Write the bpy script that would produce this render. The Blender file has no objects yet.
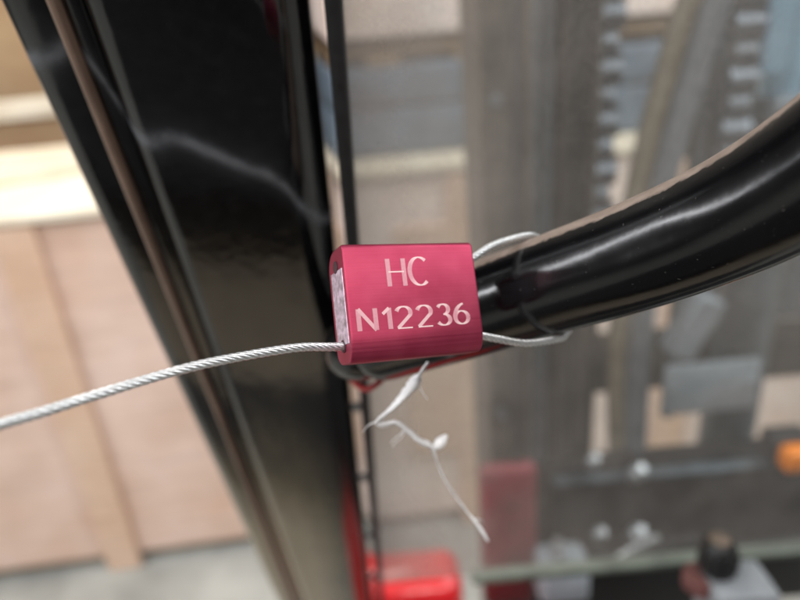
import bpy, bmesh, math, random
from mathutils import Vector, Matrix
random.seed(7)
rad = math.radians
scene = bpy.context.scene
COL = scene.collection

# ------------------------------------------------------------------ camera
cam_data = bpy.data.cameras.new('camera')
cam = bpy.data.objects.new('camera', cam_data)
COL.objects.link(cam)
cam.matrix_world = (Matrix.Translation((0, 0, 1.55)) @ Matrix.Rotation(rad(90 - 23.5), 4, 'X')
                    @ Matrix.Rotation(rad(-5.0), 4, 'Z'))
cam_data.sensor_width = 36.0
cam_data.lens = 36.0 * 628 / 800
cam_data.clip_start = 0.005
cam_data.clip_end = 100
cam_data.dof.use_dof = True
cam_data.dof.focus_distance = 0.1185
cam_data.dof.aperture_fstop = 8.8
scene.camera = cam

# ------------------------------------------------------------------ world (dim hall) and lamps
world = bpy.data.worlds.new('World')
scene.world = world
world.use_nodes = True
bg = world.node_tree.nodes['Background']
bg.inputs['Color'].default_value = (1.0, 0.96, 0.92, 1)
bg.inputs['Strength'].default_value = 0.13

def lamp(name, loc, target, size, power, color=(1, 0.96, 0.9)):
    d = bpy.data.lights.new(name, 'AREA')
    d.shape = 'RECTANGLE'
    d.size, d.size_y = size
    d.energy = power
    d.color = color
    o = bpy.data.objects.new(name, d)
    COL.objects.link(o)
    o.location = loc
    o.rotation_euler = (Vector(target) - Vector(loc)).to_track_quat('-Z', 'Y').to_euler()
    return o
lamp('hall_lamp', (-1.3, 2.3, 4.2), (-1.2, 2.2, 0), (3.0, 0.6), 115, (1, 0.95, 0.87))       # over the crates
lamp('hall_lamp', (-3.4, 0.0, 3.6), (-1.2, 0.6, 0.6), (0.22, 5.0), 112, (0.95, 0.97, 1.0))      # row left of the forklift
lamp('hall_lamp', (-2.6, -1.5, 3.6), (-0.6, 0.4, 0.6), (0.22, 5.0), 112, (0.95, 0.97, 1.0))
lamp('hall_lamp', (0.5, -2.2, 3.8), (0.0, 0.6, 1.2), (3.4, 0.5), 88, (1.0, 0.97, 0.95))       # behind the driver
lamp('hall_lamp', (2.4, 0.2, 3.8), (0.3, 1.6, 0.8), (0.4, 3.0), 120, (0.95, 0.97, 1.0))

scene.view_settings.view_transform = 'Standard'
scene.view_settings.look = 'None'
scene.view_settings.gamma = 1
scene.view_settings.exposure = -0.18

# ------------------------------------------------------------------ materials
class N:
    """tiny node helper"""
    def __init__(s, name):
        s.m = bpy.data.materials.new(name)
        s.m.use_nodes = True
        s.t = s.m.node_tree
        s.b = s.t.nodes['Principled BSDF']
        s.out = s.t.nodes['Material Output']
        s.tc = s.t.nodes.new('ShaderNodeTexCoord')
    def new(s, typ, **kw):
        n = s.t.nodes.new(typ)
        for k, v in kw.items():
            setattr(n, k, v)
        return n
    def link(s, a, b):
        s.t.links.new(a, b)
    def mapping(s, scale, rot=(0, 0, 0)):
        m = s.new('ShaderNodeMapping')
        m.inputs['Scale'].default_value = scale
        m.inputs['Rotation'].default_value = rot
        s.link(s.tc.outputs['Object'], m.inputs['Vector'])
        return m.outputs[0]
    def noise(s, scale, detail=3, rough=0.55, vec=None):
        n = s.new('ShaderNodeTexNoise')
        n.inputs['Scale'].default_value = scale
        n.inputs['Detail'].default_value = detail
        n.inputs['Roughness'].default_value = rough
        s.link(vec if vec else s.tc.outputs['Object'], n.inputs['Vector'])
        return n.outputs['Fac']
    def ramp(s, fac, stops):
        r = s.new('ShaderNodeValToRGB')
        els = r.color_ramp.elements
        while len(els) < len(stops):
            els.new(0.5)
        for e, (p, c) in zip(els, stops):
            e.position = p
            e.color = (*c, 1) if len(c) == 3 else c
        s.link(fac, r.inputs[0])
        return r.outputs[0]
    def math(s, op, a, b=None, clamp=False):
        n = s.new('ShaderNodeMath', operation=op, use_clamp=clamp)
        for i, v in enumerate((a, b)):
            if v is None:
                continue
            if isinstance(v, (int, float)):
                n.inputs[i].default_value = v
            else:
                s.link(v, n.inputs[i])
        return n.outputs[0]
    def bump(s, h, strength=0.2, dist=0.001):
        b = s.new('ShaderNodeBump')
        b.inputs['Strength'].default_value = strength
        b.inputs['Distance'].default_value = dist
        s.link(h, b.inputs['Height'])
        s.link(b.outputs[0], s.b.inputs['Normal'])
    def set(s, **kw):
        for k, v in kw.items():
            s.b.inputs[k.replace('_', ' ')].default_value = v
        return s

def g(v):
    return (v, v, v)

def simple(name, col, rough=0.5, metal=0.0, var=0.25, scale=30, **kw):
    n = N(name)
    lo = tuple(c * (1 - var) for c in col)
    hi = tuple(min(1, c * (1 + var)) for c in col)
    f = n.noise(scale, 4)
    n.link(n.ramp(f, [(0.3, lo), (0.7, hi)]), n.b.inputs['Base Color'])
    n.link(n.math('MULTIPLY_ADD', f, 0.25) if False else n.ramp(f, [(0.3, g(max(0, rough - 0.08))), (0.7, g(min(1, rough + 0.08)))]), n.b.inputs['Roughness'])
    n.set(Metallic=metal)
    for k, v in kw.items():
        n.b.inputs[k.replace('_', ' ')].default_value = v
    return n.m

def plywood(name, base, grain_rot=(0, 0, 0), var=0.12):
    n = N(name)
    v = n.mapping((1.2, 1.2, 14), grain_rot)
    f = n.noise(3.0, 6, 0.65, v)
    big = n.noise(3.2, 5, 0.62)
    c1 = n.ramp(f, [(0.25, tuple(c * (1 - var * 1.6) for c in base)), (0.55, base), (0.8, tuple(min(1, c * (1 + var)) for c in base))])
    c2 = n.ramp(big, [(0.32, (0.80, 0.68, 0.58)), (0.66, (1.0, 1.0, 1.0))])
    mx = n.new('ShaderNodeMix', data_type='RGBA', blend_type='MULTIPLY')
    mx.inputs[0].default_value = 0.75
    n.link(c1, mx.inputs[6]); n.link(c2, mx.inputs[7])
    n.link(mx.outputs[2], n.b.inputs['Base Color'])
    n.set(Roughness=0.75)
    n.bump(f, 0.15, 0.002)
    return n.m

M = {}
M['ply_pink'] = plywood('pinkish_plywood', (0.76, 0.575, 0.485))
M['ply_pale'] = plywood('pale_pinkish_plywood', (0.88, 0.74, 0.67))
M['batten'] = plywood('tan_batten_wood', (0.72, 0.52, 0.39), (0, rad(90), 0))
M['ply_orange'] = plywood('orange_plywood', (0.60, 0.36, 0.20))
M['pale_wood'] = plywood('pale_new_wood', (0.82, 0.75, 0.61), (0, rad(90), 0))
M['tan_wood'] = plywood('tan_weathered_wood', (0.36, 0.25, 0.145))
M['concrete'] = simple('concrete', (0.34, 0.34, 0.31), 0.7, var=0.3, scale=4)
M['hall_wall'] = simple('hall_wall_paint', (0.62, 0.55, 0.50), 0.8, var=0.06, scale=1.2)
M['blue_grey'] = simple('blue_grey_sheet', (0.115, 0.15, 0.19), 0.55, var=0.3, scale=9)
M['red_paint'] = simple('red_paint', (0.62, 0.018, 0.022), 0.3, var=0.12, scale=8, Coat_Weight=0.6)
M['dull_red'] = simple('dull_red_paint', (0.19, 0.022, 0.03), 0.5, var=0.3, scale=25)
M['rubber'] = simple('black_rubber', (0.012, 0.012, 0.013), 0.6, var=0.3, scale=200)
M['seat_black'] = simple('black_seat_vinyl', (0.012, 0.012, 0.013), 0.65, var=0.2, scale=60)
M['greasy'] = simple('greasy_mast_steel', (0.060, 0.051, 0.043), 0.5, 0.25, var=0.6, scale=70)
M['greasy_dark'] = simple('dark_mast_steel', (0.016, 0.016, 0.017), 0.5, 0.2, var=0.5, scale=60)
M['rust_edge'] = simple('worn_tan_edge', (0.17, 0.125, 0.095), 0.5, 0.3, var=0.4, scale=40)
M['worn_steel'] = simple('worn_blue_grey_steel', (0.13, 0.15, 0.17), 0.38, 0.5, var=0.3, scale=40)
M['chain_steel'] = simple('oiled_chain_steel', (0.26, 0.29, 0.33), 0.46, 0.7, var=0.6, scale=150)
M['chain_dark'] = simple('dark_chain_plate', (0.05, 0.055, 0.065), 0.4, 0.6, var=0.3, scale=150)
M['hose_olive'] = simple('olive_hose', (0.18, 0.15, 0.105), 0.5, var=0.3, scale=60)
M['hose_grey'] = simple('grey_hose', (0.13, 0.14, 0.155), 0.45, var=0.25, scale=60)
M['chrome'] = simple('pale_blue_rod', (0.36, 0.55, 0.70), 0.3, 0.35, var=0.06, scale=30)
M['fitting'] = simple('zinc_fitting', (0.40, 0.41, 0.42), 0.45, 0.7, var=0.1, scale=90)
M['plate_grey'] = simple('grey_plate', (0.24, 0.265, 0.29), 0.5, 0.1, var=0.15, scale=25)
M['notice_grey'] = simple('pale_notice_plate', (0.33, 0.36, 0.39), 0.45, 0.1, var=0.2, scale=30)
M['orange_lens'] = simple('orange_lens', (0.9, 0.24, 0.01), 0.25, var=0.1, scale=60)
M['rail_green'] = simple('grey_green_rail', (0.13, 0.145, 0.12), 0.45, 0.2, var=0.25, scale=50)
M['dash_black'] = simple('black_dash_plastic', (0.014, 0.014, 0.015), 0.5, var=0.2, scale=60)
M['knob_black'] = simple('black_knob_plastic', (0.012, 0.012, 0.012), 0.4, var=0.2, scale=200)
M['knob_red'] = simple('faded_red_collar', (0.13, 0.05, 0.045), 0.5, var=0.3, scale=200)
M['box_grey'] = simple('grey_switch_box', (0.22, 0.23, 0.245), 0.55, var=0.15, scale=80)
M['wire_red'] = simple('red_wire', (0.30, 0.02, 0.02), 0.45, var=0.2, scale=300)
M['wire_yellow'] = simple('yellow_wire', (0.42, 0.26, 0.03), 0.45, var=0.2, scale=300)
M['bare_alu'] = simple('scuffed_cut_aluminium', (0.58, 0.46, 0.54), 0.5, 0.6, var=0.45, scale=700)
M['lip_tan'] = simple('tan_sheen_lip', (0.24, 0.165, 0.125), 0.35, var=0.2, scale=60)  # tan reflection of the crates, put into the lip's colour
M['mat_grey'] = simple('dusty_grey_mat', (0.55, 0.46, 0.34), 0.8, var=0.2, scale=12)
M['hole_dark'] = simple('dark_bore', (0.05, 0.02, 0.025), 0.6, var=0.2, scale=300)

# anodised, brushed crimson aluminium (object x = brushing direction)
n = N('crimson_anodised_aluminium')
v = n.mapping((18, 2600, 900))
br = n.noise(1.0, 4, 0.7, v)
bl = n.noise(120, 3, 0.5)
fac = n.math('ADD', n.math('MULTIPLY', br, 0.45), n.math('MULTIPLY', bl, 0.55))
n.link(n.ramp(fac, [(0.32, (0.33, 0.027, 0.068)), (0.66, (0.455, 0.062, 0.118))]), n.b.inputs['Base Color'])
n.link(n.ramp(br, [(0.3, g(0.42)), (0.7, g(0.54))]), n.b.inputs['Roughness'])
n.set(Metallic=0.78, Anisotropic=0.2)
scr = n.ramp(n.noise(1.0, 2, 0.5, n.mapping((160, 2400, 900), (0, 0, rad(24)))), [(0.70, g(0.0)), (0.73, g(1.0))])     # stray scratches
nick = n.ramp(n.noise(700, 3, 0.6), [(0.70, g(0.0)), (0.76, g(1.0))])
n.bump(n.math('SUBTRACT', br, n.math('ADD', n.math('MULTIPLY', scr, 0.8), nick)), 0.14, 0.00004)
M['anodised'] = n.m

# laser-etched marking: fully etched strokes are silvery, broad passes keep some red
n = N('silvery_etched_marking')
at = n.new('ShaderNodeAttribute', attribute_name='etch')
ns = n.noise(2500, 2)
f = n.math('ADD', n.math('MULTIPLY', at.outputs['Fac'], 0.9), n.math('MULTIPLY', n.math('SUBTRACT', ns, 0.5), 0.35))
n.link(n.ramp(f, [(0.0, (0.60, 0.25, 0.30)), (1.0, (0.86, 0.62, 0.61))]), n.b.inputs['Base Color'])
n.set(Roughness=0.55, Metallic=0.35)
M['etched'] = n.m

# galvanised wire
n = N('galvanised_wire')
f = n.noise(1800, 3)
n.link(n.ramp(f, [(0.3, (0.52, 0.53, 0.54)), (0.7, (0.86, 0.86, 0.85))]), n.b.inputs['Base Color'])
n.set(Metallic=0.8, Roughness=0.34)
M['wire'] = n.m

# white torn film
n = N('milky_plastic_film')
n.set(Base_Color=(0.86, 0.84, 0.83, 1), Roughness=0.4, Transmission_Weight=0.15)
n.b.inputs['Subsurface Weight'].default_value = 0.0
n.bump(n.noise(900, 3), 0.4, 0.0003)
M['film'] = n.m

# black gloss paint for the handle: scratches and dust specks
n = N('glossy_black_handle_paint')
sp = n.noise(1500, 2, 0.5)
wr = n.noise(60, 4, 0.6)
spk = n.ramp(sp, [(0.70, g(0.0)), (0.78, g(1.0))])
at = n.new('ShaderNodeAttribute', attribute_name='worn')
wv = n.math('ADD', at.outputs['Fac'], n.math('MULTIPLY', n.math('SUBTRACT', n.noise(420, 4), 0.5), 0.10))
wk = n.ramp(wv, [(0.805, g(0.0)), (0.845, g(1.0))])
blk = n.ramp(spk, [(0.0, (0.0025, 0.0025, 0.003)), (1.0, (0.06, 0.055, 0.05))])
mx = n.new('ShaderNodeMix', data_type='RGBA')
n.link(wk, mx.inputs[0]); n.link(blk, mx.inputs[6])
n.link(n.ramp(n.noise(300, 4), [(0.3, (0.20, 0.145, 0.115)), (0.7, (0.31, 0.235, 0.195))]), mx.inputs[7])
n.link(mx.outputs[2], n.b.inputs['Base Color'])
n.link(n.math('ADD', n.ramp(wr, [(0.3, g(0.12)), (0.7, g(0.22))]), n.math('MULTIPLY', wk, 0.35)), n.b.inputs['Roughness'])
n.bump(n.noise(260, 2), 0.05, 0.0006)
n.set(IOR=1.5)
M['gloss_black'] = n.m

# black gloss paint of the pillar, with a reflected light line painted into its colour (object x = across, z = along)
n = N('glossy_black_pillar_paint')
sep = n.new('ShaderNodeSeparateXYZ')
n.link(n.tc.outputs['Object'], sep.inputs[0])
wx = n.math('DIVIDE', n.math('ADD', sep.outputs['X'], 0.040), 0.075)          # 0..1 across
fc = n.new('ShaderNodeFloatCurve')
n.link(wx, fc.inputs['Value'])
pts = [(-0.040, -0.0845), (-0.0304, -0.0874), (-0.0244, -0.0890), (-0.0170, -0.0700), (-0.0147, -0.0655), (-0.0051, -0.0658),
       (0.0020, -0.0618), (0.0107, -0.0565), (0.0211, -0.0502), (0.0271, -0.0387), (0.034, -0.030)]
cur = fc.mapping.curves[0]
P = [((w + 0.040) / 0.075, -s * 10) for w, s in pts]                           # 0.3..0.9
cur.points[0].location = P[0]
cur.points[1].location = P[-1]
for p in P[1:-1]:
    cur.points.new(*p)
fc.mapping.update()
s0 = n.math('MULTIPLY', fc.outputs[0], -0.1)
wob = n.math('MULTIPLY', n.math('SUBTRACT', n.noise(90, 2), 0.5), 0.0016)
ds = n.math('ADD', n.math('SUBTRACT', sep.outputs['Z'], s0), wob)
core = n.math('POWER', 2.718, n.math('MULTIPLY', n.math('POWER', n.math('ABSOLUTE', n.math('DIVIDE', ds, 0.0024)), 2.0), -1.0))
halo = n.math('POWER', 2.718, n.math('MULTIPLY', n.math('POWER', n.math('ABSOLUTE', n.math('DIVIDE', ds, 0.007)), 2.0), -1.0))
sheen_line = n.math('ADD', n.math('MULTIPLY', core, 0.85), n.math('MULTIPLY', halo, 0.14))
sheen_line = n.math('MULTIPLY', sheen_line, n.ramp(n.noise(90, 3), [(0.3, g(0.35)), (0.6, g(1.0))]), clamp=True)
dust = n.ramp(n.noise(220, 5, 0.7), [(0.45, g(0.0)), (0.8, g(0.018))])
film = n.new('ShaderNodeMapRange', interpolation_type='SMOOTHSTEP')           # beige grazing reflection painted onto the lower pillar
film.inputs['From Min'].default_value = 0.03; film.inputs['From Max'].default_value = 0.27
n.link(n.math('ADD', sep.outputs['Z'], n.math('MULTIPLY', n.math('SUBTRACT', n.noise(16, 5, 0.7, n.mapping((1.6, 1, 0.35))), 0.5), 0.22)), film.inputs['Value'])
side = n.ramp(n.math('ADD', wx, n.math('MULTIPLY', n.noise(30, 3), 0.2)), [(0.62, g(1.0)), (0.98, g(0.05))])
low_sheen = n.math('MULTIPLY', n.math('MULTIPLY', film.outputs[0], side), 0.75)
tot = n.math('ADD', n.math('MULTIPLY', sheen_line, 0.40), dust, clamp=True)
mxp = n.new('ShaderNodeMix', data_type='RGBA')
n.link(low_sheen, mxp.inputs[0])
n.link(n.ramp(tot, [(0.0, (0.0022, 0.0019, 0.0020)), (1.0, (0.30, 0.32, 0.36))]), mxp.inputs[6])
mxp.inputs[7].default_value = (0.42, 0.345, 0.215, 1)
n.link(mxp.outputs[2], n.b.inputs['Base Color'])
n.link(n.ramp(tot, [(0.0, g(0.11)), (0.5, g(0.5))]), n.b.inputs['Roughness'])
n.set(IOR=1.62)
n.bump(n.noise(45, 3), 0.06, 0.004)
M['pillar'] = n.m

# dusty clear sheet
n = N('dusty_clear_sheet')
t = n.t
tr = n.new('ShaderNodeBsdfTransparent'); tr.inputs[0].default_value = (0.93, 0.95, 0.94, 1)
gl = n.new('ShaderNodeBsdfGlossy'); gl.inputs['Roughness'].default_value = 0.06
df = n.new('ShaderNodeBsdfDiffuse'); df.inputs[0].default_value = (0.56, 0.51, 0.48, 1)
tl = n.new('ShaderNodeBsdfTranslucent'); tl.inputs[0].default_value = (0.56, 0.51, 0.48, 1)
lw = n.new('ShaderNodeLayerWeight'); lw.inputs['Blend'].default_value = 0.5
frv = n.math('ADD', n.math('MULTIPLY', n.math('POWER', lw.outputs['Facing'], 4.0), 0.06), 0.015)
speck = n.ramp(n.noise(420, 4, 0.7), [(0.42, g(0.0)), (0.68, g(1.0))])
broad = n.ramp(n.noise(9, 4, 0.65), [(0.3, g(0.035)), (0.7, g(0.15))])
streak = n.ramp(n.noise(1.0, 3, 0.6, n.mapping((40, 12, 9))), [(0.45, g(0.0)), (0.75, g(0.08))])
dst = n.math('ADD', n.math('ADD', n.math('MULTIPLY', n.math('MULTIPLY', speck, broad), 0.6), broad), n.math('MULTIPLY', streak, 0.6), clamp=True)
sx_ = n.new('ShaderNodeSeparateXYZ'); n.link(n.tc.outputs['Object'], sx_.inputs[0])
edge = n.ramp(n.math('ADD', n.math('MULTIPLY', sx_.outputs['X'], 8.0), n.math('MULTIPLY', n.noise(30, 4), 0.35)), [(0.10, g(0.34)), (0.62, g(0.0))])   # wiped less near the edging
dst = n.math('ADD', dst, edge, clamp=True)
md = n.new('ShaderNodeMixShader'); md.inputs[0].default_value = 0.5
n.link(df.outputs[0], md.inputs[1]); n.link(tl.outputs[0], md.inputs[2])
m1 = n.new('ShaderNodeMixShader'); n.link(frv, m1.inputs[0]); n.link(tr.outputs[0], m1.inputs[1]); n.link(gl.outputs[0], m1.inputs[2])
m2 = n.new('ShaderNodeMixShader'); n.link(dst, m2.inputs[0]); n.link(m1.outputs[0], m2.inputs[1]); n.link(md.outputs[0], m2.inputs[2])
n.link(m2.outputs[0], n.out.inputs['Surface'])
M['dusty_clear'] = n.m

# ------------------------------------------------------------------ object helpers
WM = {}                                         # world matrix of every object made here

def finish(o, parent, mat_world):
    COL.objects.link(o)
    WM[o] = mat_world
    if parent is not None:
        o.parent = parent
        o.matrix_parent_inverse = Matrix.Identity(4)
        o.matrix_basis = WM[parent].inverted() @ mat_world
    else:
        o.matrix_basis = mat_world
    return o

def empty(name, loc, label, cat, group=None, mat=None):
    o = bpy.data.objects.new(name, None)
    o.empty_display_size = 0.02
    finish(o, None, mat if mat is not None else Matrix.Translation(loc))
    return tag(o, label, cat, group)

def tag(o, label=None, cat=None, group=None, kind=None):
    if label: o['label'] = label
    if cat: o['category'] = cat
    if group: o['group'] = group
    if kind: o['kind'] = kind
    return o

def mesh_obj(name, me, mat, parent=None, frame=None, smooth=None):
    """frame: world matrix the mesh is written in; default = world axes, origin moved to the mesh centre"""
    if frame is None:
        vs = [v.co for v in me.vertices]
        c = Vector([(min(v[i] for v in vs) + max(v[i] for v in vs)) / 2 for i in range(3)])
        for v in me.vertices:
            v.co -= c
        frame = Matrix.Translation(c)
    if mat is not None:
        me.materials.append(M[mat] if isinstance(mat, str) else mat)
    if smooth is not None:
        for p in me.polygons:
            p.use_smooth = True
        if smooth < 180:
            me.set_sharp_from_angle(angle=rad(smooth))
    o = bpy.data.objects.new(name, me)
    return finish(o, parent, frame)

def bm_obj(name, bm, mat, parent=None, frame=None, smooth=None):
    bmesh.ops.recalc_face_normals(bm, faces=bm.faces)
    me = bpy.data.meshes.new(name)
    bm.to_mesh(me); bm.free()
    return mesh_obj(name, me, mat, parent, frame, smooth)

def add_box(bm, lo, hi, bevel=0.0, seg=2, rot=None):
    r = bmesh.ops.create_cube(bm, size=1.0)
    vs = r['verts']
    lo, hi = Vector(lo), Vector(hi)
    for v in vs:
        v.co = Vector([lo[i] + (v.co[i] + 0.5) * (hi[i] - lo[i]) for i in range(3)])
    if rot is not None:
        c = (lo + hi) / 2
        for v in vs:
            v.co = c + rot @ (v.co - c)
    if bevel:
        es = list({e for v in vs for e in v.link_edges})
        bmesh.ops.bevel(bm, geom=es, offset=bevel, segments=seg, affect='EDGES', profile=0.5)

def box(name, lo, hi, mat, parent=None, bevel=0.0, seg=2, rot=None, frame=None, smooth=40):
    bm = bmesh.new()
    add_box(bm, lo, hi, bevel, seg, rot)
    return bm_obj(name, bm, mat, parent, frame, smooth if bevel else None)

def spline(pts, per):
    """Catmull-Rom (centripetal-ish) through pts"""
    pts = [Vector(p) for p in pts]
    ext = [pts[0] * 2 - pts[1]] + pts + [pts[-1] * 2 - pts[-2]]
    out = []
    for i in range(1, len(ext) - 2):
        p0, p1, p2, p3 = ext[i - 1:i + 3]
        for k in range(per):
            t = k / per
            out.append(0.5 * ((2 * p1) + (p2 - p0) * t + (2 * p0 - 5 * p1 + 4 * p2 - p3) * t * t + (3 * p1 - p0 - 3 * p2 + p3) * t ** 3))
    out.append(pts[-1])
    return out

def resample(pts, step):
    L = [0]
    for a, b in zip(pts, pts[1:]):
        L.append(L[-1] + (b - a).length)
    n = max(2, int(L[-1] / step))
    out, j = [], 0
    for k in range(n + 1):
        s = L[-1] * k / n
        while j < len(L) - 2 and L[j + 1] < s:
            j += 1
        f = (s - L[j]) / max(1e-12, L[j + 1] - L[j])
        out.append(pts[j].lerp(pts[j + 1], f))
    return out

def frames(pts):
    T = []
    for i in range(len(pts)):
        T.append((pts[min(i + 1, len(pts) - 1)] - pts[max(i - 1, 0)]).normalized())
    n = T[0].orthogonal().normalized()
    out = []
    for i, t in enumerate(T):
        n = (n - t * n.dot(t)).normalized()
        out.append((t, n, t.cross(n)))
    return out

def add_tube(bm, pts, radius, sides=12, caps=True, worn=None):
    fr = frames(pts)
    lay = bm.verts.layers.float.new('worn') if worn is not None else None
    rings = []
    for i, (p, (t, n, b)) in enumerate(zip(pts, fr)):
        r = radius(i / (len(pts) - 1)) if callable(radius) else radius
        rings.append([bm.verts.new(p + r * (math.cos(2 * math.pi * k / sides) * n + math.sin(2 * math.pi * k / sides) * b)) for k in range(sides)])
    if lay is not None:
        for p, (t, n, b), ring in zip(pts, fr, rings):
            up = (worn - t * worn.dot(t)).normalized()
            for v in ring:
                v[lay] = (v.co - p).normalized().dot(up)
    for a, c in zip(rings, rings[1:]):
        for k in range(sides):
            bm.faces.new((a[k], a[(k + 1) % sides], c[(k + 1) % sides], c[k]))
    if caps:
        bm.faces.new(rings[0][::-1]); bm.faces.new(rings[-1])

def tube(name, pts, radius, mat, parent=None, sides=12, per=8, label=None, frame=None, smooth=60):
    bm = bmesh.new()
    add_tube(bm, spline(pts, per) if per > 1 else [Vector(p) for p in pts], radius, sides)
    return bm_obj(name, bm, mat, parent, frame, smooth)

def add_lathe(bm, prof, base, axis, sides=20):
    """prof: (radius, height) pairs along axis"""
    axis = Vector(axis).normalized()
    n = axis.orthogonal().normalized(); b = axis.cross(n)
    rings = []
    for r, h in prof:
        rings.append([bm.verts.new(Vector(base) + axis * h + max(r, 1e-5) * (math.cos(2 * math.pi * k / sides) * n + math.sin(2 * math.pi * k / sides) * b)) for k in range(sides)])
    for a, c in zip(rings, rings[1:]):
        for k in range(sides):
            bm.faces.new((a[k], a[(k + 1) % sides], c[(k + 1) % sides], c[k]))
    bm.faces.new(rings[0][::-1]); bm.faces.new(rings[-1])

def lathe(name, prof, base, axis, mat, parent=None, sides=20, smooth=35):
    bm = bmesh.new()
    add_lathe(bm, prof, base, axis, sides)
    return bm_obj(name, bm, mat, parent, None, smooth)

def add_prism(bm, prof, z0, z1, steps=1, curve=None):
    """closed profile (x,y) extruded along local z"""
    rings = []
    for k in range(steps + 1):
        z = z0 + (z1 - z0) * k / steps
        rings.append([bm.verts.new((x, y, z)) for x, y in prof])
    m = len(prof)
    for a, c in zip(rings, rings[1:]):
        for k in range(m):
            bm.faces.new((a[k], a[(k + 1) % m], c[(k + 1) % m], c[k]))
    bm.faces.new(rings[0][::-1]); bm.faces.new(rings[-1])

def rounded(x0, x1, y0, y1, r, seg=6):
    """r: radius or 4 radii for corners (x1,y1),(x0,y1),(x0,y0),(x1,y0)"""
    rs = r if isinstance(r, (list, tuple)) else [r] * 4
    pr = []
    for (cx, cy, a0), q in zip([(x1, y1, 0), (x0, y1, 90), (x0, y0, 180), (x1, y0, 270)], rs):
        rx, ry = q if isinstance(q, (list, tuple)) else (q, q)
        ox = cx - rx if cx == x1 else cx + rx
        oy = cy - ry if cy == y1 else cy + ry
        for k in range(seg + 1):
            a = rad(a0 + 90 * k / seg)
            pr.append((ox + rx * math.cos(a), oy + ry * math.sin(a)))
    return pr

# ------------------------------------------------------------------ setting
floor = box('floor', (-8, -6, -0.1), (8, 8, 0), 'concrete'); tag(floor, 'grey concrete hall floor below the crates', None, kind='structure')
wall = box('wall', (-8, 6.0, -0.1), (8, 6.2, 6), 'hall_wall'); tag(wall, 'pale hall wall far behind the crates', None, kind='structure')

# ------------------------------------------------------------------ crates
def crate(name, loc, size, yaw, label, panel='ply_pink', battens=(), group='plywood crates in the hall', top_gap=0.0, top_mat='pale_wood', boards=7, rails=True, lean=0.0):
    """loc: left front bottom corner on its support; size: width, depth, height; own axes"""
    w, d, h = size
    mw = Matrix.Translation(loc) @ Matrix.Rotation(rad(yaw), 4, 'Z')
    root = empty(name, loc, label, 'crate', group, mat=mw)
    def b(nm, lo, hi, mat, bevel=0.003, rot=None):
        lo, hi = Vector(lo), Vector(hi)
        c = (lo + hi) / 2
        return box(nm, lo - c, hi - c, mat, root, bevel, 1, None, frame=mw @ Matrix.Translation(c) @ (rot if rot else Matrix.Identity(4)))
    b('front_panel', (0, 0.02, 0.05), (w, 0.035, h - 0.022), panel)
    b('side_panel', (0, 0.037, 0.05), (0.015, d, h - 0.022), panel)
    b('side_panel', (w - 0.015, 0.037, 0.05), (w, d, h - 0.022), panel)
    b('back_panel', (0.017, d - 0.015, 0.05), (w - 0.017, d, h - 0.022), panel)
    for i in range(3):
        y = 0.06 + i * (d - 0.2) / 2
        b('skid', (0.03, y, 0.0), (w - 0.03, y + 0.08, 0.048), 'tan_wood')
    bd = d / boards
    for i in range(boards):
        b('lid_board', (-0.01, i * bd + 0.003 - 0.005, h - 0.02 + random.uniform(-.002, 0)), (w + 0.01, (i + 1) * bd - 0.003, h + random.uniform(-.002, .002)), top_mat)
    for x, bw, z0, z1, ln in battens:
        b('batten', (x - bw / 2, 0.0, z0), (x + bw / 2, 0.019, z1), 'batten', rot=Matrix.Rotation(rad(ln), 4, 'Y'))
    return root

crate('wooden_crate', (-2.20, 1.475, 0), (1.72, 0.88, 1.19), 4.0, 'long pinkish plywood crate left of the black pillar',
      battens=[(1.235, 0.105, 0.0, 1.16, 0), (0.25, 0.105, 0.0, 1.16, 0)])
crate('wooden_crate', (-0.42, 1.60, 0), (1.75, 0.95, 1.215), 3.0, 'long plywood crate behind the mast with a bright lid edge',
      panel='ply_pale', battens=[(0.62, 0.10, 0.0, 1.18, 0), (0.50, 0.16, 0.30, 1.05, 0), (1.25, 0.10, 0.0, 1.18, 0)])
crate('wooden_crate', (-0.30, 1.82, 1.475), (1.5, 0.6, 0.62), 3.0, 'plywood crate on top of the blue grey steel case',
      panel='ply_pale', battens=[(0.85, 0.09, 0.05, 0.58, 0)])
crate('wooden_crate', (-2.75, 2.62, 0), (1.55, 0.8, 1.34), 7.0, 'tan crate in the row behind the long pinkish crate',
      panel='tan_wood', battens=[(0.35, 0.1, 0.0, 1.3, 0), (0.95, 0.1, 0.0, 1.3, 0)])
crate('wooden_crate', (-2.9, 3.75, 0), (2.1, 0.8, 2.0), 2.0, 'tall tan crate farthest back at the upper left',
      panel='tan_wood', battens=[(0.6, 0.1, 0.0, 1.9, 0), (1.3, 0.1, 0.0, 1.9, 0)])
crate('wooden_crate', (0.55, 2.9, 0), (1.6, 0.9, 1.95), 2.0, 'tall orange plywood crate seen between the mast chains',
      panel='ply_orange', battens=[(0.5, 0.1, 0.0, 1.9, 0)])

# boards lying on the long crate
def loose_board(a, b, w, t, z, label):
    a, b = Vector((*a, z)), Vector((*b, z))
    dirn = (b - a); L = dirn.length
    mw = Matrix.Translation((a + b) / 2) @ Matrix.Rotation(math.atan2(dirn.y, dirn.x), 4, 'Z')
    o = box('loose_board', (-L / 2, -w / 2, 0), (L / 2, w / 2, t), 'pale_wood', None, 0.003, 1, frame=mw)
    tag(o, label, 'board', 'loose boards on the crate lid')
loose_board((-1.75, 1.66), (-0.95, 2.22), 0.10, 0.03, 1.193, 'pale board lying slantwise across the long crate lid')
loose_board((-1.9, 2.33), (-0.85, 2.40), 0.07, 0.05, 1.193, 'pale board along the rear edge of the long crate lid')
loose_board((-2.6, 2.70), (-1.3, 2.84), 0.09, 0.05, 1.343, 'pale board on the tan crate of the row behind')

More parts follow.
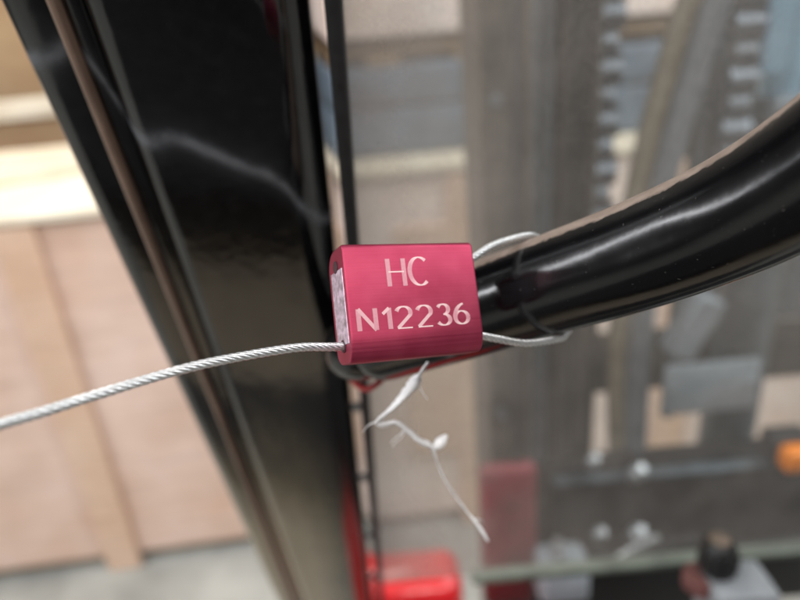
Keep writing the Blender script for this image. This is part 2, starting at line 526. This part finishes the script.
# steel case on the second crate
sc = empty('steel_case', (0.35, 1.9, 1.217), 'blue grey steel case on the crate behind the mast', 'case',
           mat=Matrix.Translation((-0.33, 1.76, 1.219)) @ Matrix.Rotation(rad(3), 4, 'Z'))
fm = WM[sc]
box('lower_body', (0, 0, 0), (1.5, 0.7, 0.13), 'blue_grey', sc, 0.012, 3, frame=fm)
box('lid', (-0.004, -0.004, 0.134), (1.504, 0.704, 0.235), 'blue_grey', sc, 0.012, 3, frame=fm)
for x in (0.30, 0.55):
    box('bearer', (x, 0.02, 0.236), (x + 0.09, 0.68, 0.254), 'tan_wood', sc, 0.002, 1, frame=fm)

# ------------------------------------------------------------------ forklift
fk = empty('forklift', (0.1, 0.4, 0.0), 'forklift with black cab pillar, bent grab handle, dusty windscreen and chain mast', 'forklift')

# cab pillar: local frame x = across, y = away from the driver, z = up along the pillar (shader uses -z as "down")
d_ = Vector((-0.0562, 0.412, -0.9094)).normalized()
n_ = Vector((-0.0254, -0.9112, -0.4112)).normalized()
w_ = n_.cross(d_).normalized()
if w_.x < 0: w_ = -w_
n_ = (n_ - d_ * n_.dot(d_)).normalized()
P0 = Vector((-0.0558, 0.2037, 1.4668))
PM = Matrix(((w_.x, -n_.x, d_.x, P0.x), (w_.y, -n_.y, d_.y, P0.y), (w_.z, -n_.z, d_.z, P0.z), (0, 0, 0, 1)))
S0, S1 = -0.42, 0.75
bm = bmesh.new()
add_prism(bm, rounded(-0.0175, 0.0342, 0.0, 0.055, [0.004, 0.004, (0.006, 0.004), (0.013, 0.010)], 9), S0, S1)
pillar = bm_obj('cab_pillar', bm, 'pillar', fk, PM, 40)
tag(pillar, 'leaning glossy black cab pillar with a painted pale reflection line')
bm = bmesh.new()
add_prism(bm, rounded(-0.0400, -0.0255, 0.006, 0.052, [0.003, 0.003, (0.006, 0.005), 0.002], 5), S0, S1)
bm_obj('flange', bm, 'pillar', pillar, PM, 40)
bm = bmesh.new()
add_prism(bm, rounded(-0.0252, -0.0233, 0.0005, 0.040, [0.0005, 0.0005, 0.0009, 0.0009], 4), S0, S1)
bm_obj('lip', bm, 'lip_tan', pillar, PM, 40)
bm = bmesh.new()
add_prism(bm, rounded(-0.0229, -0.0179, 0.0035, 0.045, 0.001, 3), S0, S1)
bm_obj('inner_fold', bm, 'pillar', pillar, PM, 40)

# windscreen: clear sheet, rubber edging, fasteners, bottom rail.  Local frame x = right, y = away, z = down the sheet
ng = Vector((0, -0.9109, -0.4127)).normalized()
dg = Vector((0, 0.4127, -0.9109)).normalized()
G0 = Vector((-0.0057, 0.2203, 1.4548))
GM = Matrix(((1, 0, 0, G0.x), (0, -ng.y, dg.y, G0.y), (0, -ng.z, dg.z, G0.z), (0, 0, 0, 1)))
bm = bmesh.new()
# the left edge of the sheet runs parallel to the pillar
def sheet_x(z): return -0.010 - 0.0618 * z
lo, hi = -0.30, 0.318
vs = []
for z in (lo, hi):
    for x in (sheet_x(z), 0.75):
        for y in (0.0, 0.005):
            vs.append(bm.verts.new((x, y, z)))
for f in ((0, 1, 3, 2), (4, 6, 7, 5), (0, 2, 6, 4), (1, 5, 7, 3), (0, 4, 5, 1), (2, 3, 7, 6)):
    bm.faces.new([vs[i] for i in f])
screen = bm_obj('windscreen', bm, 'dusty_clear', fk, GM)
tag(screen, 'clear windscreen sheet filmed with pale dust')
bm = bmesh.new()
add_prism(bm, rounded(0.0382, 0.0424, 0.004, 0.016, 0.0012, 3), S0, S1)
bm_obj('rubber_edging', bm, 'rubber', screen, PM, 40)
for s in (0.085, 0.155, 0.235, 0.31):
    c = PM @ Vector((0.0362, 0.010, s))
    lathe('fastener', [(0.0028, 0), (0.0028, 0.002), (0.0018, 0.003), (0.0002, 0.0033)], c, n_, 'fitting', screen, 12)
rail_c = GM @ Vector((0, 0, 0.322))
box('bottom_rail', (0.036, rail_c.y - 0.004, rail_c.z - 0.005), (0.75, rail_c.y + 0.008, rail_c.z + 0.001), 'rail_green', screen, 0.002, 2)

# grab handle
TUBE = [(-0.0091, 0.1608, 1.4671), (-0.0008, 0.1556, 1.4718), (0.0100, 0.1487, 1.4780), (0.0243, 0.1397, 1.4864), (0.0367, 0.1316, 1.4940),
        (0.0438, 0.1262, 1.4984), (0.0504, 0.1213, 1.5027), (0.0564, 0.1171, 1.5070), (0.0619, 0.1132, 1.5109), (0.0662, 0.1086, 1.5156),
        (0.0702, 0.1046, 1.5203), (0.0747, 0.0987, 1.5277), (0.0787, 0.0940, 1.5350), (0.0823, 0.0905, 1.5425), (0.0860, 0.0875, 1.5510), (0.0900, 0.0850, 1.5620)]
bm = bmesh.new()
pp = resample(spline(TUBE, 10), 0.0018)
for _ in range(25):                                                   # relax to an even bend
    pp = [pp[0]] + [(pp[i - 1] + 2 * pp[i] + pp[i + 1]) / 4 for i in range(1, len(pp) - 1)] + [pp[-1]]
RT = 0.0115
add_tube(bm, pp, lambda t: RT * (1 - 0.12 * max(0, 1 - t / 0.03) ** 2), 64, True, Vector((-0.22, 0.433, 0.874)))
handle = bm_obj('grab_handle', bm, 'gloss_black', fk, None, 50)
tag(handle, 'bent glossy black tube handle with the cable looped round it')
# mounting lug from pillar to handle foot
bm = bmesh.new()
add_tube(bm, spline([PM @ Vector((0.026, 0.012, 0.034)), PM @ Vector((0.036, 0.002, 0.024)), Vector((-0.0155, 0.1660, 1.4630)), Vector((-0.006, 0.1590, 1.4690))], 8),
         lambda t: 0.0072 + 0.0025 * t, 18)
bm_obj('mounting_lug', bm, 'gloss_black', handle, None, 60)

# two short wires by the handle foot
RED = [(-0.0194, 0.1749, 1.4507), (-0.0153, 0.1688, 1.4492), (-0.0120, 0.1639, 1.4504), (-0.0070, 0.1625, 1.4545), (-0.0020, 0.1630, 1.4600)]
YEL = [(-0.0183, 0.1756, 1.4524), (-0.0143, 0.1704, 1.4538), (-0.0096, 0.1671, 1.4543), (-0.0049, 0.1659, 1.4568), (-0.0016, 0.1600, 1.4640)]
tag(tube('wire', RED, 0.0010, 'wire_red', fk, 10), 'short red wire under the handle foot')
tag(tube('wire', YEL, 0.0013, 'wire_yellow', fk, 10), 'short yellow wire under the handle foot')

# red cowl under the windscreen, with a rounded hump left of the rail
cowl = box('cowl', (-0.074, 0.28, 0.60), (0.10, 0.43, 0.93), 'red_paint', fk, 0.03, 4); tag(cowl, 'red body cowl below the windscreen')
box('hump', (-0.075, 0.512, 0.70), (0.043, 0.585, 0.972), 'red_paint', cowl, 0.022, 5)
# dash and control knob
box('added_dark_block', (0.104, 0.30, 0.60), (0.62, 0.45, 0.925), 'dash_black', fk, 0.02, 3)  # unseen black block, added so the windscreen mirrors something dark
dash = box('dash', (0.06, 0.21, 0.94), (0.75, 0.32, 1.125), 'dash_black', fk, 0.012, 3)
sw = box('switch_box', (0.188, 0.286, 1.128), (0.229, 0.318, 1.196), 'box_grey', fk, 0.003, 2)
kb = Vector((0.1966, 0.3085, 1.1975)); kax = Vector((0.02, 0.10, 1))
bm = bmesh.new()
prof = [(0.0100, 0), (0.0118, 0.002), (0.0115, 0.016), (0.0105, 0.022), (0.0085, 0.0245), (0.0002, 0.025)]
add_lathe(bm, prof, kb, kax, 24)
kn = bm_obj('control_knob', bm, 'knob_black', fk, None, 35)
for k in range(12):
    a = 2 * math.pi * k / 12
    c = kb + Vector((math.cos(a) * 0.0117, math.sin(a) * 0.0117, 0.0))
    box('grip_rib', c + Vector((-0.0009, -0.0009, 0.003)), c + Vector((0.0009, 0.0009, 0.018)), 'knob_black', kn, 0.0003, 1)
lathe('collar', [(0.0095, -0.012), (0.0125, -0.010), (0.0125, -0.001), (0.0095, 0.0)], kb + Vector((-0.008, 0.002, -0.004)), kax, 'knob_red', kn, 24)
lathe('knob_cap', [(0.0070, 0.0), (0.0066, 0.0012), (0.0002, 0.0016)], kb + kax.normalized() * 0.0249, kax, 'rust_edge', kn, 20)

# ---- mast
def channel(name, x0, x1, y0, depth, z0, z1, th, mat, label=None, flip=False):
    """C-section, open to the right"""
    pr = [(x0, y0), (x1, y0), (x1, y0 + th), (x0 + th, y0 + th), (x0 + th, y0 + depth - th), (x1, y0 + depth - th), (x1, y0 + depth), (x0, y0 + depth)]
    bm = bmesh.new()
    add_prism(bm, pr, z0, z1)
    o = bm_obj(name, bm, mat, fk)
    if label: tag(o, label)
    return o
r1 = channel('mast_rail', 0.090, 0.131, 0.60, 0.14, 0.40, 2.2, 0.010, 'greasy', 'mottled grey outer mast rail')
r2 = channel('mast_rail', 0.1345, 0.152, 0.625, 0.12, 0.42, 2.2, 0.008, 'worn_steel', 'inner mast rail with worn tan and blue grey edge')
box('worn_edge', (0.1325, 0.617, 0.42), (0.1395, 0.6245, 2.2), 'rust_edge', r2)
r3 = channel('mast_rail', 0.163, 0.205, 0.65, 0.12, 0.42, 2.2, 0.010, 'greasy_dark', 'dark innermost mast rail')
box('worn_edge', (0.176, 0.644, 0.42), (0.184, 0.6495, 2.2), 'greasy', r3)

def link_mesh(wd, ht, th):
    bm = bmesh.new()
    pr = []
    for k in range(13):
        a = math.pi * k / 12
        pr.append((wd / 2 * math.cos(a), ht / 2 - wd / 2 + wd / 2 * math.sin(a)))
    for k in range(13):
        a = math.pi + math.pi * k / 12
        pr.append((wd / 2 * math.cos(a), -ht / 2 + wd / 2 + wd / 2 * math.sin(a)))
    return pr

def chain(x, y, z0, z1, pitch, label):
    """leaf chain seen on edge: pins across, alternating pairs of link plates"""
    bm = bmesh.new()
    k = 0
    z = z0
    while z < z1:
        add_lathe(bm, [(0.0042, -0.017), (0.0042, 0.017)], (x, y, z), (1, 0, 0), 10)
        z += pitch
    root = bm_obj('chain', bm, 'chain_dark', fk, None, 40)
    tag(root, label)
    # outer bundle (bright) and inner bundle (dark) shared meshes
    def bundle(nm, wid, nplate, mat):
        b2 = bmesh.new()
        for i in range(nplate):
            xx = -wid / 2 + wid * (i + 0.5) / nplate
            th = wid / nplate * 0.86
            pr = [(0.0095 * math.cos(2 * math.pi * q / 16), 0.0095 * math.sin(2 * math.pi * q / 16)) for q in range(16)]
            lo_, hi_ = [], []
            ring = []
            for (py, pz) in pr:
                ring.append((py * (1.0 + 0.12 * math.cos(3 * pz / 0.0095)), pz * 1.12))
            A = [b2.verts.new((xx - th / 2, py, pz)) for py, pz in ring]
            B = [b2.verts.new((xx + th / 2, py, pz)) for py, pz in ring]
            m = len(ring)
            for q in range(m):
                b2.faces.new((A[q], A[(q + 1) % m], B[(q + 1) % m], B[q]))
            b2.faces.new(A[::-1]); b2.faces.new(B)
        bmesh.ops.recalc_face_normals(b2, faces=b2.faces)
        me = bpy.data.meshes.new(nm)
        b2.to_mesh(me); b2.free()
        me.materials.append(M[mat])
        return me
    mo = bundle('link', 0.031, 5, 'chain_steel')
    mi = bundle('link', 0.022, 4, 'chain_steel')
    rr = random.Random(int(x * 1000))
    z = z0; i = 0
    while z < z1 - pitch:
        o = bpy.data.objects.new('link', mi if i % 2 else mo)
        finish(o, root, Matrix.Translation((x + rr.uniform(-.0012, .0012), y + (0.003 if i % 2 else 0) + rr.uniform(-.001, .001), z + pitch / 2))
               @ Matrix.Rotation(rr.uniform(-.10, .10), 4, 'X') @ Matrix.Rotation(rr.uniform(-.06, .06), 4, 'Z'))
        z += pitch; i += 1
chain(0.231, 0.68, 1.27, 1.85, 0.0262, 'leaf chain beside the dark mast rail')
chain(0.374, 0.68, 1.25, 1.85, 0.0262, 'leaf chain beside the pale hydraulic rod')

# hoses
tag(tube('hose', [(0.362, 0.68, 1.90), (0.322, 0.68, 1.60), (0.303, 0.68, 1.52), (0.275, 0.68, 1.38), (0.262, 0.675, 1.24), (0.262, 0.67, 1.10), (0.276, 0.665, 0.92), (0.284, 0.665, 0.80)], 0.0125, 'hose_olive', fk, 14), 'olive hydraulic hose slanting down the mast')
tag(tube('hose', [(0.388, 0.67, 1.90), (0.346, 0.67, 1.60), (0.328, 0.67, 1.52), (0.299, 0.67, 1.38), (0.285, 0.665, 1.24), (0.284, 0.66, 1.10), (0.288, 0.655, 0.92), (0.290, 0.655, 0.80)], 0.0140, 'hose_grey', fk, 14), 'grey hydraulic hose slanting down the mast')
for x, y, z, r in ((0.221, 0.590, 0.955, 0.009), (0.268, 0.590, 0.950, 0.011), (0.212, 0.600, 1.06, 0.008), (0.262, 0.590, 1.045, 0.010)):
    lathe('hose_fitting', [(r * .9, -r * 1.6), (r, -r * 1.2), (r, r * .6), (r * .6, r * .9), (r * .6, r * 1.6)], (x, y, z), (0.1, -0.5, 0.8), 'fitting', fk, 6, 30)
for x, y, r, mt in ((0.157, 0.632, 0.0055, 'worn_steel'), (0.2115, 0.655, 0.005, 'greasy'), (0.121, 0.592, 0.006, 'greasy_dark'), (0.343, 0.70, 0.009, 'worn_steel')):
    tube('pipe', [(x + 0.002, y, 2.1), (x, y, 1.75), (x + 0.0015, y - 0.003, 1.45), (x - 0.001, y, 1.2), (x, y, 1.045)], r, mt, fk, 12)
for z in (1.48, 1.31, 1.14):
    lathe('bolt', [(0.007, 0), (0.007, 0.005), (0.004, 0.006), (0.004, 0.010), (0.0002, 0.0105)], (0.104, 0.5995, z), (0, -1, 0), 'worn_steel', r1, 6)
# lift cylinder and rod
cyl = lathe('lift_cylinder', [(0.036, 0.5), (0.036, 1.40), (0.040, 1.405), (0.040, 1.435), (0.034, 1.445)], (0.452, 0.74, 0), (0, 0, 1), 'worn_steel', fk, 32)
lathe('piston_rod', [(0.024, 1.444), (0.024, 2.1)], (0.452, 0.74, 0), (0, 0, 1), 'chrome', cyl, 32)
lathe('feed_pipe', [(0.012, 1.475), (0.013, 1.478), (0.013, 2.1)], (0.405, 0.68, 0), (0, 0, 1), 'chrome', cyl, 24)
box('chain_anchor', (0.325, 0.69, 1.39), (0.356, 0.74, 1.50), 'greasy_dark', fk, 0.004, 2)
# cross member, plates, marker lamp
cm = box('cross_member', (0.165, 0.60, 0.80), (0.75, 0.66, 1.028), 'greasy_dark', fk, 0.006, 2); tag(cm, 'black cross member of the mast')
box('top_flange', (0.165, 0.596, 1.0285), (0.75, 0.612, 1.034), 'worn_steel', cm, 0.003, 2)
box('rear_plate', (0.205, 0.80, 1.02), (0.75, 0.81, 1.12), 'greasy', fk, 0.003, 1)
box('rail_cover', (0.150, 0.775, 0.45), (0.272, 0.785, 2.2), 'greasy_dark', fk, 0.003, 1)
box('rail_cover', (0.405, 0.815, 1.03), (0.60, 0.825, 2.2), 'worn_steel', fk, 0.003, 1)
np_ = box('notice_plate', (0.300, 0.625, 1.097), (0.412, 0.629, 1.165), 'notice_grey', fk, 0.003, 2); tag(np_, 'pale grey plate bolted to the mast')
for x in (0.308, 0.404):
    lathe('bolt', [(0.004, 0), (0.004, 0.003), (0.0002, 0.0035)], (x, 0.625, 1.131), (0, -1, 0), 'fitting', np_, 6)
box('bracket', (0.318, 0.631, 1.166), (0.352, 0.66, 1.245), 'plate_grey', fk, 0.003, 1, rot=Matrix.Rotation(rad(24), 3, 'Y'))
ml = box('marker_lamp', (0.420, 0.59, 1.04), (0.468, 0.62, 1.074), 'dash_black', fk, 0.004, 2)
box('lens', (0.424, 0.566, 1.0425), (0.464, 0.5895, 1.0715), 'orange_lens', ml, 0.006, 3)
rb = box('red_bracket', (0.074, 0.575, 0.86), (0.141, 0.597, 1.078), 'dull_red', fk, 0.010, 3); tag(rb, 'dull red steel bracket behind the dusty windscreen')
# grey stay behind the tag, seen through the sheet
box('side_cover', (0.044, 0.56, 1.14), (0.070, 0.63, 2.1), 'worn_steel', fk, 0.006, 2) if False else None
tube('lever', [(0.185, 0.47, 1.03), (0.21, 0.475, 1.045), (0.24, 0.48, 1.055)], 0.004, 'fitting', fk, 12)

cs = box('valve_block', (0.135, 0.535, 0.90), (0.195, 0.58, 0.962), 'notice_grey', fk, 0.010, 3)
lathe('valve_stub', [(0.010, 0), (0.010, 0.012), (0.006, 0.013), (0.006, 0.022), (0.0002, 0.023)], (0.160, 0.556, 0.962), (0, 0, 1), 'fitting', cs, 12)
tube('conduit', [(0.20, 0.592, 0.93), (0.26, 0.586, 0.915), (0.33, 0.588, 0.935), (0.42, 0.586, 0.915), (0.60, 0.59, 0.93)], 0.007, 'rubber', fk, 12)

# driver's seat and foot plate behind and below the camera (mirrored in the gloss paint)
seat = box('driver_seat', (-0.80, -1.00, 0.45), (0.50, -0.235, 0.75), 'seat_black', fk, 0.04, 3)
box('backrest', (-0.45, -1.10, 0.76), (0.40, -0.90, 1.42), 'seat_black', seat, 0.05, 3)
box('floor_mat', (-0.70, -0.33, 0.36), (0.50, 0.02, 0.38), 'mat_grey', fk, 0.004, 1)
box('cab_step', (-0.60, 0.03, 0.36), (0.50, 0.27, 0.42), 'dash_black', fk, 0.004, 1)

# ------------------------------------------------------------------ cable seal
a_ = Vector((0.92005, 0.34675, -0.18243)).normalized()
u_ = Vector((-0.02847, 0.52355, 0.85152)); u_ = (u_ - a_ * u_.dot(a_)).normalized()
nn = a_.cross(u_)
c_ = Vector((0.00313, 0.11338, 1.50070))
TM = Matrix(((a_.x, u_.x, nn.x, c_.x), (a_.y, u_.y, nn.y, c_.y), (a_.z, u_.z, nn.z, c_.z), (0, 0, 0, 1)))
seal = empty('cable_seal', c_, 'crimson metal cable seal etched HC N12236, its steel cable looped round the black handle', 'cable seal', mat=TM)
W, H, T = 0.0283, 0.02275, 0.0098
bm = bmesh.new()
# profile in (depth, height): front at depth 0, built along the brushing axis
prof = []
def arc(cx, cy, rx, ry, a0, a1, k=10):
    for i in range(k + 1):
        q = rad(a0 + (a1 - a0) * i / k)
        prof.append((cx + rx * math.cos(q), cy + ry * math.sin(q)))
h2 = H / 2
arc(-0.0010, h2 - 0.0010, 0.0010, 0.0010, 0, 90, 6)           # front top edge
arc(-T + 0.0042, h2 - 0.0042, 0.0042, 0.0042, 90, 180, 10)      # back top
arc(-T + 0.0028, -h2 + 0.0028, 0.0028, 0.0028, 180, 270, 8)     # back bottom
arc(-0.0026, -h2 + 0.0052, 0.0026, 0.0052, 270, 360, 12)        # long rounded front bottom
xs = [(-W / 2, 0.9745), (-W / 2 + 0.00012, 0.99), (-W / 2 + 0.0004, 1.0), (W / 2 - 0.0004, 1.0), (W / 2 - 0.00012, 0.99), (W / 2, 0.9745)]
rings = []
pc = (-T / 2, 0.0)
for x, k in xs:
    rings.append([bm.verts.new((x, pc[1] + (py - pc[1]) * k, pc[0] + (pz - pc[0]) * k)) for pz, py in prof])
m = len(prof)
for A, B in zip(rings, rings[1:]):
    for k in range(m):
        bm.faces.new((A[k], A[(k + 1) % m], B[(k + 1) % m], B[k]))
bm.faces.new(rings[0][::-1]); bm.faces.new(rings[-1])
body = bm_obj('body', bm, 'anodised', seal, TM, 28)
# bare cut faces with bores on both ends
for sx in (-1, 1):
    bm = bmesh.new()
    lo_, hi_ = (-W / 2 - 0.00012, -W / 2 + 0.0005) if sx < 0 else (W / 2 - 0.0005, W / 2 + 0.00012)
    add_box(bm, (lo_, -0.0076, -T + 0.0014), (hi_, 0.0070, -0.0012), 0.00008, 1)
    ce = bm_obj('cut_face', bm, 'bare_alu', body, TM, 30)
    for y in (-0.0078, 0.0078):
        cw = TM @ Vector((sx * (W / 2), y, -T / 2))
        lathe('bore', [(0.00125, -0.0004), (0.00125, 0.0002), (0.0009, 0.00022)], cw, a_ * sx, 'hole_dark', body, 20)

# etched characters: strokes drawn with a flat marking pass (wide upright strokes, fine level strokes)
PW, PH = 0.00096, 0.00026
def ell(cx, cy, rx, ry, a0, a1, k=20):
    return [(cx + rx * math.cos(rad(a0 + (a1 - a0) * i / k)), cy + ry * math.sin(rad(a0 + (a1 - a0) * i / k))) for i in range(k + 1)]
def seg(p, q, k=6):
    return [(p[0] + (q[0] - p[0]) * i / k, p[1] + (q[1] - p[1]) * i / k) for i in range(k + 1)]
GL = {
 'H': (0.72, [seg((0, 0), (0, 1)), seg((0.72, 0), (0.72, 1)), seg((0, 0.52), (0.72, 0.52))]),
 'C': (0.80, [ell(0.42, 0.5, 0.42, 0.5, 48, 312, 30)]),
 'N': (0.74, [seg((0, 0), (0, 1)), seg((0, 1), (0.74, 0), 10), seg((0.74, 0), (0.74, 1))]),
 '1': (0.45, [seg((0.40, 0), (0.40, 1)), seg((0.40, 0.99), (0.02, 0.72))]),
 '2': (0.66, [ell(0.33, 0.72, 0.32, 0.28, 165, -25, 18)[:-1] + seg((0.63, 0.60), (0.02, 0.01), 8), seg((0.0, 0.0), (0.68, 0.0))]),
 '3': (0.66, [ell(0.32, 0.76, 0.28, 0.24, 155, -90, 18), ell(0.32, 0.26, 0.33, 0.26, 90, -155, 18)]),
 '6': (0.66, [ell(0.33, 0.31, 0.33, 0.31, 0, 360, 28), ell(0.62, 0.33, 0.62, 0.67, 105, 180, 12)]),
}
def glyph(ch, x, y, hgt, wid):
    gw, strokes = GL[ch]
    bm = bmesh.new()
    lay = bm.verts.layers.float.new('etch')
    kx = wid / gw
    for si, st in enumerate(strokes):
        pts = [Vector((x + px * kx, y + py * hgt)) for px, py in st]
        L_, R_ = [], []
        zz = 0.00002 + si * 0.000012
        for i, p in enumerate(pts):
            t = (pts[min(i + 1, len(pts) - 1)] - pts[max(i - 1, 0)]).normalized()
            nrm = Vector((-t.y, t.x))
            hw = 0.5 * math.sqrt((PW * nrm.x) ** 2 + (PH * nrm.y) ** 2)
            e = min(1.0, max(0.12, 1.15 * abs(t.x) ** 2))
            for arr, s in ((L_, 1), (R_, -1)):
                q = p + nrm * hw * s
                v = bm.verts.new((q.x, q.y, zz)); v[lay] = e
                arr.append(v)
        for i in range(len(pts) - 1):
            bm.faces.new((R_[i], R_[i + 1], L_[i + 1], L_[i]))
    ext = bmesh.ops.extrude_face_region(bm, geom=list(bm.faces))
    for v in [e for e in ext['geom'] if isinstance(e, bmesh.types.BMVert)]:
        v.co.z += 0.00001
    o = bm_obj('letter' if ch.isalpha() else 'digit', bm, 'etched', body, TM)
    return o
mm = 0.001
hw = PW / 2
for ch, x0, x1, y0, y1 in (('H', -5.65, -1.4, 2.55, 8.3), ('C', -1.1, 3.9, 2.55, 8.45),
                           ('N', -12.75, -8.4, -5.75, -1.3), ('1', -7.9, -5.3, -5.75, -1.35), ('2', -5.0, -1.0, -5.75, -1.3),
                           ('2', -0.6, 3.4, -5.75, -1.3), ('3', 3.75, 7.5, -5.75, -1.3), ('6', 7.7, 11.6, -5.75, -1.3)):
    glyph(ch, x0 * mm + hw, y0 * mm + PH / 2, (y1 - y0) * mm - PH, (x1 - x0) * mm - PW)

# stranded cable
CABLE = [(-0.0064, 0.1185, 1.5064), (0.0065, 0.1234, 1.5038), (0.0140, 0.1262, 1.5024), (0.0217, 0.1326, 1.5036), (0.0300, 0.1382, 1.5032), (0.0343, 0.1425, 1.5009),
         (0.0384, 0.1444, 1.4963), (0.0413, 0.1434, 1.4906), (0.0421, 0.1398, 1.4852), (0.0406, 0.1345, 1.4817), (0.0372, 0.1290, 1.4810), (0.0343, 0.1259, 1.4822),
         (0.0267, 0.1222, 1.4839), (0.0195, 0.1198, 1.4870), (0.0145, 0.1180, 1.4891), (0.0014, 0.1131, 1.4916), (-0.0116, 0.1082, 1.4942), (-0.0193, 0.1044, 1.4968),
         (-0.0276, 0.1002, 1.4983), (-0.0352, 0.0958, 1.4995), (-0.0422, 0.0912, 1.5002), (-0.0495, 0.0855, 1.5010), (-0.0546, 0.0805, 1.5019), (-0.0580, 0.0766, 1.5029), (-0.0622, 0.0707, 1.5044)]
cl = resample(spline(CABLE, 12), 0.00045)
for _ in range(6):
    cl = [cl[0]] + [(cl[i - 1] + 2 * cl[i] + cl[i + 1]) / 4 for i in range(1, len(cl) - 1)] + [cl[-1]]
fr_ = frames(cl)
RS, RO, LAY = 0.00031, 0.00056, 0.0080
bm = bmesh.new(); add_tube(bm, cl, 0.00030, 8)
cable = bm_obj('cable', bm, 'wire', seal, None, 180)
step = (cl[1] - cl[0]).length
for s in range(6):
    path = []
    for i, (p, (t, nv, bv)) in enumerate(zip(cl, fr_)):
        q = 2 * math.pi * (i * step / LAY + s / 6)
        path.append(p + RO * (math.cos(q) * nv + math.sin(q) * bv))
    bm = bmesh.new(); add_tube(bm, path, RS, 8)
    bm_obj('strand', bm, 'wire', cable, None, 180)

# ------------------------------------------------------------------ torn white plastic string
S1_ = [(0.0054, 0.1314, 1.4761), (0.0032, 0.1312, 1.4731), (0.0019, 0.1314, 1.4710), (-0.0008, 0.1312, 1.4680), (-0.0040, 0.1317, 1.4642), (-0.0073, 0.1324, 1.4608), (-0.0085, 0.1328, 1.4592), (-0.0068, 0.1334, 1.4580), (-0.0037, 0.1343, 1.4577), (-0.0009, 0.1351, 1.4544), (0.0020, 0.1356, 1.4505), (0.0050, 0.1365, 1.4476), (0.0061, 0.1365, 1.4426), (0.0079, 0.1361, 1.4367), (0.0106, 0.1358, 1.4309), (0.0136, 0.1355, 1.4252), (0.0164, 0.1347, 1.4209), (0.0187, 0.1337, 1.4161)]
sp = spline(S1_, 8)
nS = len(S1_) - 1
def interp(tab, t):
    for (a, va), (b, vb) in zip(tab, tab[1:]):
        if t <= b:
            return va + (vb - va) * (t - a) / (b - a)
    return tab[-1][1]
# flat twisted film: width and thickness vary
widths = [(0, 0.0009), (1.0, 0.0011), (1.6, 0.0036), (2.4, 0.0037), (3.4, 0.0026), (5, 0.0019), (6.2, 0.0012), (7.2, 0.0022), (9, 0.0019), (10.5, 0.0026), (11, 0.0016), (12, 0.0004), (13.5, 0.0004), (15, 0.0006), (16.4, 0.0012), (17, 0.0008)]
bm = bmesh.new()
frs = frames(sp)
rings = []
rnd = random.Random(3)
for i, (p, (t, nv, bv)) in enumerate(zip(sp, frs)):
    tt = i / 8
    w = interp(widths, tt) * 0.74; tw = 0.55 * tt + 0.3 * math.sin(tt * 1.7)
    e1 = math.cos(tw) * nv + math.sin(tw) * bv; e2 = t.cross(e1)
    th = max(0.00026, w * 0.62)
    ring = []
    for k in range(10):
        q = 2 * math.pi * k / 10
        jit = 1 + rnd.uniform(-0.18, 0.18)
        ring.append(bm.verts.new(p + (w / 2 * math.cos(q) * e1 + th / 2 * math.sin(q) * e2 + e2 * 0.0002 * math.sin(3 * q + tt * 2)) * jit))
    rings.append(ring)
for A, B in zip(rings, rings[1:]):
    for k in range(10):
        bm.faces.new((A[k], A[(k + 1) % 10], B[(k + 1) % 10], B[k]))
bm.faces.new(rings[0][::-1]); bm.faces.new(rings[-1])
st = bm_obj('plastic_string', bm, 'film', None, None, 180)
tag(st, 'torn white plastic string dangling below the crimson seal', 'string')
# tuft beside its bend
bm = bmesh.new()
add_tube(bm, spline([(0.0050, 0.1365, 1.4476), (0.0062, 0.1375, 1.4470), (0.0078, 0.1388, 1.4476), (0.0093, 0.1400, 1.4484)], 5), lambda t: 0.0004 + 0.0011 * math.sin(math.pi * min(1, t * 0.9)) ** 2, 10)
bm_obj('tuft', bm, 'film', st, None, 180)

# frayed fibres along the string
rnd = random.Random(11)
for k in range(7):
    i0 = rnd.choice((10, 14, 18, 46, 70, 82, 86, 124))
    p = sp[i0].copy(); dirn = Vector((rnd.uniform(-1, 1), rnd.uniform(-.4, .4), rnd.uniform(-1, 0.3))).normalized()
    pts = [p]
    for q in range(4):
        dirn = (dirn + Vector((rnd.uniform(-.5, .5), rnd.uniform(-.3, .3), rnd.uniform(-.6, .1)))).normalized()
        p = p + dirn * rnd.uniform(0.0010, 0.0019)
        pts.append(p)
    bm = bmesh.new(); add_tube(bm, spline(pts, 4), lambda t: 0.00016 * (1 - 0.6 * t), 6)
    bm_obj('fibre', bm, 'film', st, None, 180)
